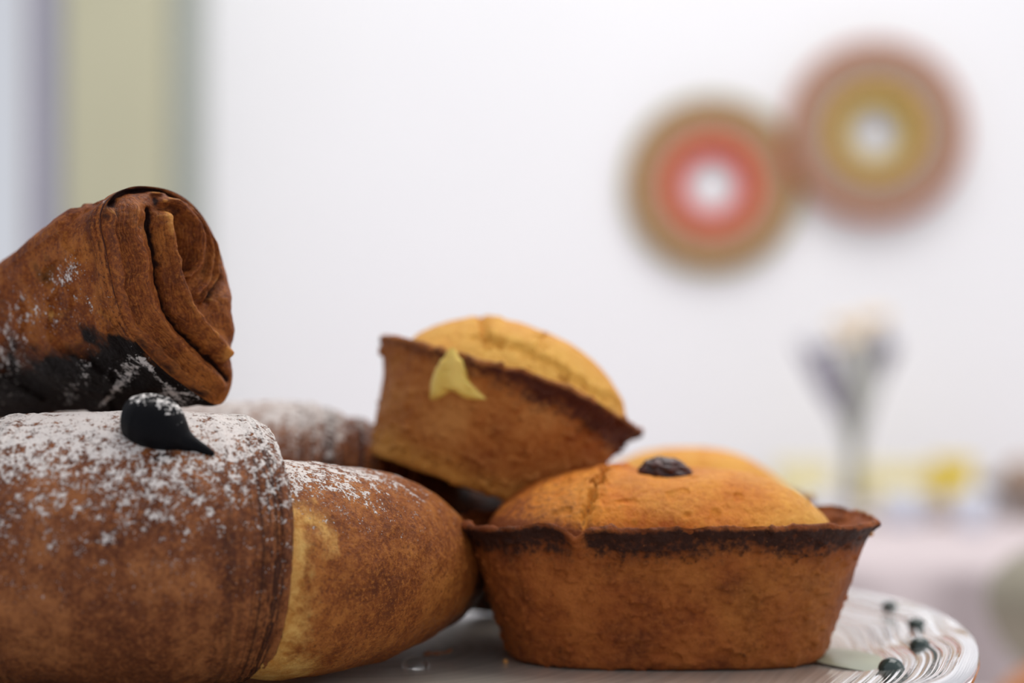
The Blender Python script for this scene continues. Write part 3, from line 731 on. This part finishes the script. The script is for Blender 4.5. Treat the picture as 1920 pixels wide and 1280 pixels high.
# back croissant, dusted, half hidden
BO = (-.07, .46, 0.)
bc = empty('dusted_croissant', BO); tag(bc, 'blurred sugar-dusted croissant lying behind, under the tilted pastry', 'croissant')
ab = [(-.150, .452, .032), (-.105, .455, .031), (-.068, .457, .0305), (-.045, .460, .0290), (-.02, .466, .0210), (-.004, .471, .0172), (.012, .475, .0155)]
def bs(V, up, uu): return np.clip(.85*sst(.036, .060, V[..., 2])+.1, 0, 1)*sst(-.1, .5, up)
def bb(V, up, uu): return .5*sst(.45, .75, uu)+.35*sst(.2, .5, fbm(V, 50, 3, 99))+.4*np.exp(-((uu-.59)/.012)**2)
make_segment('outer_layer', ab, [(.0, 0), (.0, .018), (.1, .027), (.3, .0300), (.5, .0302), (.565, .0298), (.60, .0283), (.61, .0262), (.60, .024), (.58, 0)], M_CR, bc, BO, 51, m=120, nphi=300, sugar=bs, burn_shade=bb, edges=((.60, .01),))
make_segment('tapered_end', ab, [(.54, 0), (.54, .024), (.57, .0262), (.63, .0270), (.72, .0225), (.80, .0180), (.9, .0170), (.97, .0120), (1, 0)], M_CR3, bc, BO, 57, m=120, nphi=300, sugar=lambda V, up, uu: .8*bs(V, up, uu)*sst(.78, .68, uu), burn_shade=lambda V, up, uu: .3+.4*sst(.6, .85, uu), edges=((.62, .02),))

# top croissant with the rolled end facing right
TO = at(200, 765, .385); TO = Vector((TO.x, TO.y, TO.z))
tcr = empty('rolled_croissant', TO); tag(tcr, 'deep brown croissant with spiral rolled end showing, topmost at upper left', 'croissant')
NF = Vector((.74, -.665, .06)).normalized(); PF = at(315, 555, .372)
def onface(px, py, off=0.):
    d = at(px, py, 1.)-CAMP; k = (PF-CAMP).dot(NF)/d.dot(NF); return CAMP+d*k+NF*off
def crop(x, y): return (180+x/2.843, 330+y/2.843)
OUT = [(190, 400), (200, 378), (222, 360), (250, 350), (283, 350), (318, 357), (350, 374), (378, 402), (400, 440), (415, 480), (426, 530), (431, 580), (432, 630), (432, 672), (436, 700), (432, 728), (420, 752), (404, 758),
       (378, 745), (345, 722), (312, 698), (280, 668), (252, 636), (232, 600), (218, 560), (207, 510), (198, 460), (190, 428)]
def top_croissant():
    nO = 420; o2 = resample(OUT+[OUT[0]], nO+1)[:-1]; cen = np.array([325., 540.])
    ex = np.array(NF.cross(Vector((0, 0, 1))).normalized()); ey = np.cross(ex, np.array(NF))*-1
    m = 190; K = np.linspace(0, 1, m)[:, None, None]
    PX = cen+(o2[None]-cen)*K                      # image-plane fan, laid on the slanted end plane
    G = np.zeros((m, nO, 3)); dirs = np.stack([(PX[..., 0]-960)/F, np.ones(PX.shape[:2]), -(PX[..., 1]-YH)/F], -1)
    nf = np.array(NF); k = (np.array(PF-CAMP)@nf)/(dirs@nf); G = np.array(CAMP)+dirs*k[..., None]
    px, py = PX[..., 0], PX[..., 1]
    qn = np.stack([px, py, 0*px], -1); jx = px+5*fbm(qn, .03, 3, 1); jy = py+5*fbm(qn, .03, 3, 2)
    def dl(pts, n=50):
        P = resample([crop(*p) for p in pts], n); d = np.full(px.shape, 1e9); s = np.zeros(px.shape)
        for a in range(n-1):
            u = P[a+1]-P[a]; L = u@u+1e-9; tt = np.clip(((jx-P[a, 0])*u[0]+(jy-P[a, 1])*u[1])/L, 0, 1)
            dx = jx-P[a, 0]-tt*u[0]; dy = jy-P[a, 1]-tt*u[1]; dd = np.hypot(dx, dy); s = np.where(dd < d, (a+tt)/(n-1), s); d = np.minimum(d, dd)
        return d, s
    H = .0042*(1-K[..., 0]**5)+0*px
    burn_shade = 0*px+.08; pale = 0*px
    DL = np.full(px.shape, 200.)
    def line(pts, wd, amp, bn=0., pa=0., soft=.06):
        nonlocal H, burn_shade, pale, DL
        d, s = dl(pts); g = np.exp(-(d/wd)**2)*sst(0, soft, s)*sst(1.0, 1-soft, s)
        if wd > 4.5: DL = np.minimum(DL, d); H = H+amp*g; burn_shade = burn_shade+bn*g; pale = pale+pa*g
    # broad flap: big central ridge sweeping down to the right corner
    line([(290, 190), (300, 300), (320, 400), (350, 540), (390, 660), (450, 780), (560, 900), (660, 985)], 13, .0040, -.2, .45)
    line([(235, 170), (225, 300), (250, 430), (280, 580), (310, 700), (370, 800), (470, 900), (600, 1020), (690, 1110)], 5, -.0026, .75)
    # left bundle of edges
    line([(160, 130), (140, 280), (170, 430), (200, 600), (250, 740), (330, 850), (450, 970), (600, 1100), (660, 1160)], 11, .0022, 0, .05)
    line([(100, 160), (92, 280), (125, 410), (140, 540), (175, 680), (240, 800), (340, 910), (480, 1040), (600, 1140)], 3.6, -.0024, .6)
    line([(115, 170), (104, 290), (135, 410), (152, 540), (185, 670), (250, 790)], 2.2, .0012, -.2, .5)
    line([(190, 575), (170, 600), (178, 650), (200, 672)], 2.4, .0014, -.2, .7)
    line([(60, 150), (62, 320), (95, 520), (120, 650), (160, 780), (240, 880), (350, 985), (480, 1100), (640, 1215)], 6, .0022, .1)
    line([(200, 740), (280, 850), (400, 960), (520, 1070), (600, 1120)], 3, -.0018, .5)
    line([(205, 170), (190, 300), (215, 460), (245, 620), (285, 760), (380, 870)], 3, -.0010, .35)
    # inner pocket
    d, s = dl([(370, 260), (395, 360), (405, 440), (400, 500)]); g = np.exp(-(d/13)**2); H = H-.0042*g; pale = pale+.25*g
    d, s = dl([(318, 215), (335, 235)]); g = np.exp(-(d/4)**2); H = H-.003*g; burn_shade = burn_shade+.9*g
    # right-hand arcs
    line([(270, 150), (350, 160), (430, 215), (470, 300), (482, 390), (465, 480), (400, 570)], 8, .0030, .05)
    line([(400, 180), (465, 260), (497, 350), (500, 430), (470, 520), (410, 590)], 3.2, -.0020, .6)
    line([(300, 125), (420, 170), (500, 250), (540, 350), (548, 450), (510, 570), (440, 665)], 5, .0020, -.1, .2)
    line([(330, 115), (450, 165), (535, 270), (566, 380), (566, 460), (530, 580), (460, 690)], 3, -.0018, .6)
    line([(490, 350), (492, 420), (462, 500), (405, 565)], 2, .0010, -.3, .8)
    line([(552, 370), (552, 450), (520, 540)], 2, .0010, -.3, .5)
    line([(250, 95), (400, 115), (500, 180), (575, 290), (592, 420), (560, 560), (480, 690)], 5, .0020)
    line([(60, 170), (100, 110), (200, 78), (330, 85), (460, 145), (560, 240), (618, 370), (615, 490), (560, 600), (500, 690)], 5.5, -.0040, 1.0)
    line([(640, 420), (600, 560), (530, 650)], 9, -.0016, .3)
    # outer skin on the right, bulging out
    line([(600, 520), (620, 620), (615, 720), (635, 820), (670, 900), (690, 960)], 24, .0028, -.1, .08, soft=.35)
    line([(425, 660), (470, 740), (560, 850), (660, 930), (700, 950)], 4, -.0022, .3, .1)
    H = H+.00045*fbm(qn, .045, 4, 7)+.0005*noise(np.stack([px*.02, py*.012, 0*px], -1), 1, 3)
    H = H*sst(1.0, .93, K[..., 0]); pale *= .75
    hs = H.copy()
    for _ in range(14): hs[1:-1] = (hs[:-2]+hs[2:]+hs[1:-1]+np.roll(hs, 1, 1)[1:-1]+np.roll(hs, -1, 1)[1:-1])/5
    cv = (H-hs)/.0005; burn_shade = burn_shade+.7*np.clip(-cv, 0, 1.6)+.28*sst(.0, .5, fbm(qn, .02, 3, 31)); pale = pale+.75*np.clip(cv-.2, 0, 1.2)
    G = G+np.array(NF)*H[..., None]
    lam = DL*.42+2.2*fbm(qn, .02, 3, 77)
    pale = pale+.5*sst(30, 0, np.hypot((px-405)*.8, py-665))
    grid_obj('rolled_end', G-np.array(TO), M_FACE, tcr, True, dict(sugar=0*px, pale=np.clip(pale, 0, 1.2), burn_shade=burn_shade, lam=lam, edge=.75+0*px), flip=False)
    # body lofted back from the rim of the rolled end
    rim = G[-1]; c0 = rim.mean(0); nb = 170; s = np.linspace(0, 1, nb)[:, None, None]
    endc = np.array(at(-150, 700, .425)); back = c0+(endc-c0)*s
    sc = (1-.52*s**1.05)*np.sqrt(np.clip(1-(np.maximum(s-.86, 0)/.14)**2, 0, 1))
    # lip where the skin turns over the end
    lipk = 1+.02*np.exp(-((s-.03)/.02)**2)
    B = back+(rim-c0)[None]*sc*lipk
    N = grid_normals(B); N *= -np.sign((N*(back-B)).sum(-1, keepdims=True)+1e-12)
    ss = s[..., 0]+0*B[..., 0]
    d = .0014*fbm(B, 45, 3, 61)+.0005*fbm(B, 210, 4, 62)
    fl = fbm(B, 70, 3, 63); d += .0007*sst(.02, .06, fl)                # flaked skin with a stepped edge
    d *= sst(0, .04, ss)
    # raised lap along the top
    d += .0016*sst(.14, .17, ss+.02*fbm(B, 80, 2, 66))*sst(.2, .6, N[..., 2])-.0016*sst(.19, .5, ss)*sst(.2, .6, N[..., 2])
    B = B+N*d[..., None]
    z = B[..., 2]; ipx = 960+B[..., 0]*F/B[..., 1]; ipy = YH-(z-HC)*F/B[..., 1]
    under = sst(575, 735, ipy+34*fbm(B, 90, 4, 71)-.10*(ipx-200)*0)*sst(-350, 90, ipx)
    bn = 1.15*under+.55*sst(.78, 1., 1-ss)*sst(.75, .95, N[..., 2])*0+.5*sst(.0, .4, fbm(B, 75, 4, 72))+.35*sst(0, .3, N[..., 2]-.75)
    def blob(x, y, rx, ry, a, ang=0.):
        c_, s_ = math.cos(ang), math.sin(ang); u = ((ipx-x)*c_+(ipy-y)*s_)/rx; v = (-(ipx-x)*s_+(ipy-y)*c_)/ry; return a*np.exp(-(u*u+v*v))
    sg = blob(122, 510, 34, 20, .80, -.6)+blob(140, 555, 60, 40, .38)+blob(20, 600, 60, 70, .42)+blob(10, 680, 50, 60, .45)+blob(80, 590, 50, 30, .3)
    sg += blob(160, 690, 16, 40, .7, .3)+blob(235, 690, 38, 20, .68, -.5)+blob(212, 735, 52, 11, .85, -.8)+blob(340, 742, 44, 18, .7)+blob(130, 740, 24, 24, .6)+blob(285, 695, 60, 6, .85, .82)+blob(175, 372, 22, 8, .55)
    lam = ss*60+2*fbm(B, 40, 2, 80)
    grid_obj('croissant_body', B-np.array(TO), M_CR3, tcr, True, dict(sugar=np.clip(sg, 0, 1), pale=.35*blob(110, 590, 90, 14, 1., .1)+.25*sst(.06, .0, np.abs(fl-.04)), burn_shade=bn, lam=lam, edge=np.exp(-(ss/.05)**2)), flip=True)
top_croissant()

# ------------------------------------------------------------------ crumbs and flakes on the stand
def flake():
    p0 = at(793, 1231, F*HC/(1235-YH)); p0.z = .0006; P = [(0, 0, .0004), (.002, 0, .0008), (.0045, .0005, .0006), (.006, .001, .0012), (.0071, .0015, .0022)]
    V = tube(resample(P, 24), np.interp(np.linspace(0, 1, 24), [0, .15, .5, .9, 1], [.0002, .0008, .0004, .0005, .0001]), 10)
    V[..., 2] = (V[..., 2]-.0008)*.7+.0008; V += .0003*noise(V, 900, 2)[..., None]
    o = grid_obj('pastry_flake', V, plain('flake_crust', (.26, .09, .03), .6, .2, 800)); o.location = p0; tag(o, 'thin curled brown pastry flake lying under the dusted croissant', 'flake')
flake()
M_CRUMB = plain('golden_crumb', (.58, .27, .07), .7, .2, 900)
def crumb(p, r, seed, label, g):
    th = np.linspace(0, 2*PI, 14, endpoint=False); V = []
    for a in np.linspace(.02, PI-.02, 9): V.append(np.stack([r*math.sin(a)*np.cos(th), r*math.sin(a)*np.sin(th), np.full(14, -r*.75*math.cos(a))], -1))
    V = np.array(V); V *= 1+.35*noise(V, 1.1/r, seed)[..., None]
    o = grid_obj('pastry_crumb', V, M_CRUMB); o.location = p; tag(o, label, 'crumb', g)
def onplate(px, py):
    p = at(px, py, F*HC/(py-YH)); return p
crumb(onplate(948, 1243)+Vector((0, 0, .0004)), .0007, 3, 'tiny golden crumb at the left foot of the foremost custard pastry', None)
crumb(at(872, 997, .407), .0011, 4, 'golden crumb perched on the left tip of the foremost pastry rim', None)
crumb(at(1632, 1000, .398), .0009, 5, 'golden crumb at the right tip of the foremost pastry rim', None)
crumb(at(1190, 1272, .378), .0006, 6, 'tiny crumb under the front of the foremost custard pastry', None)
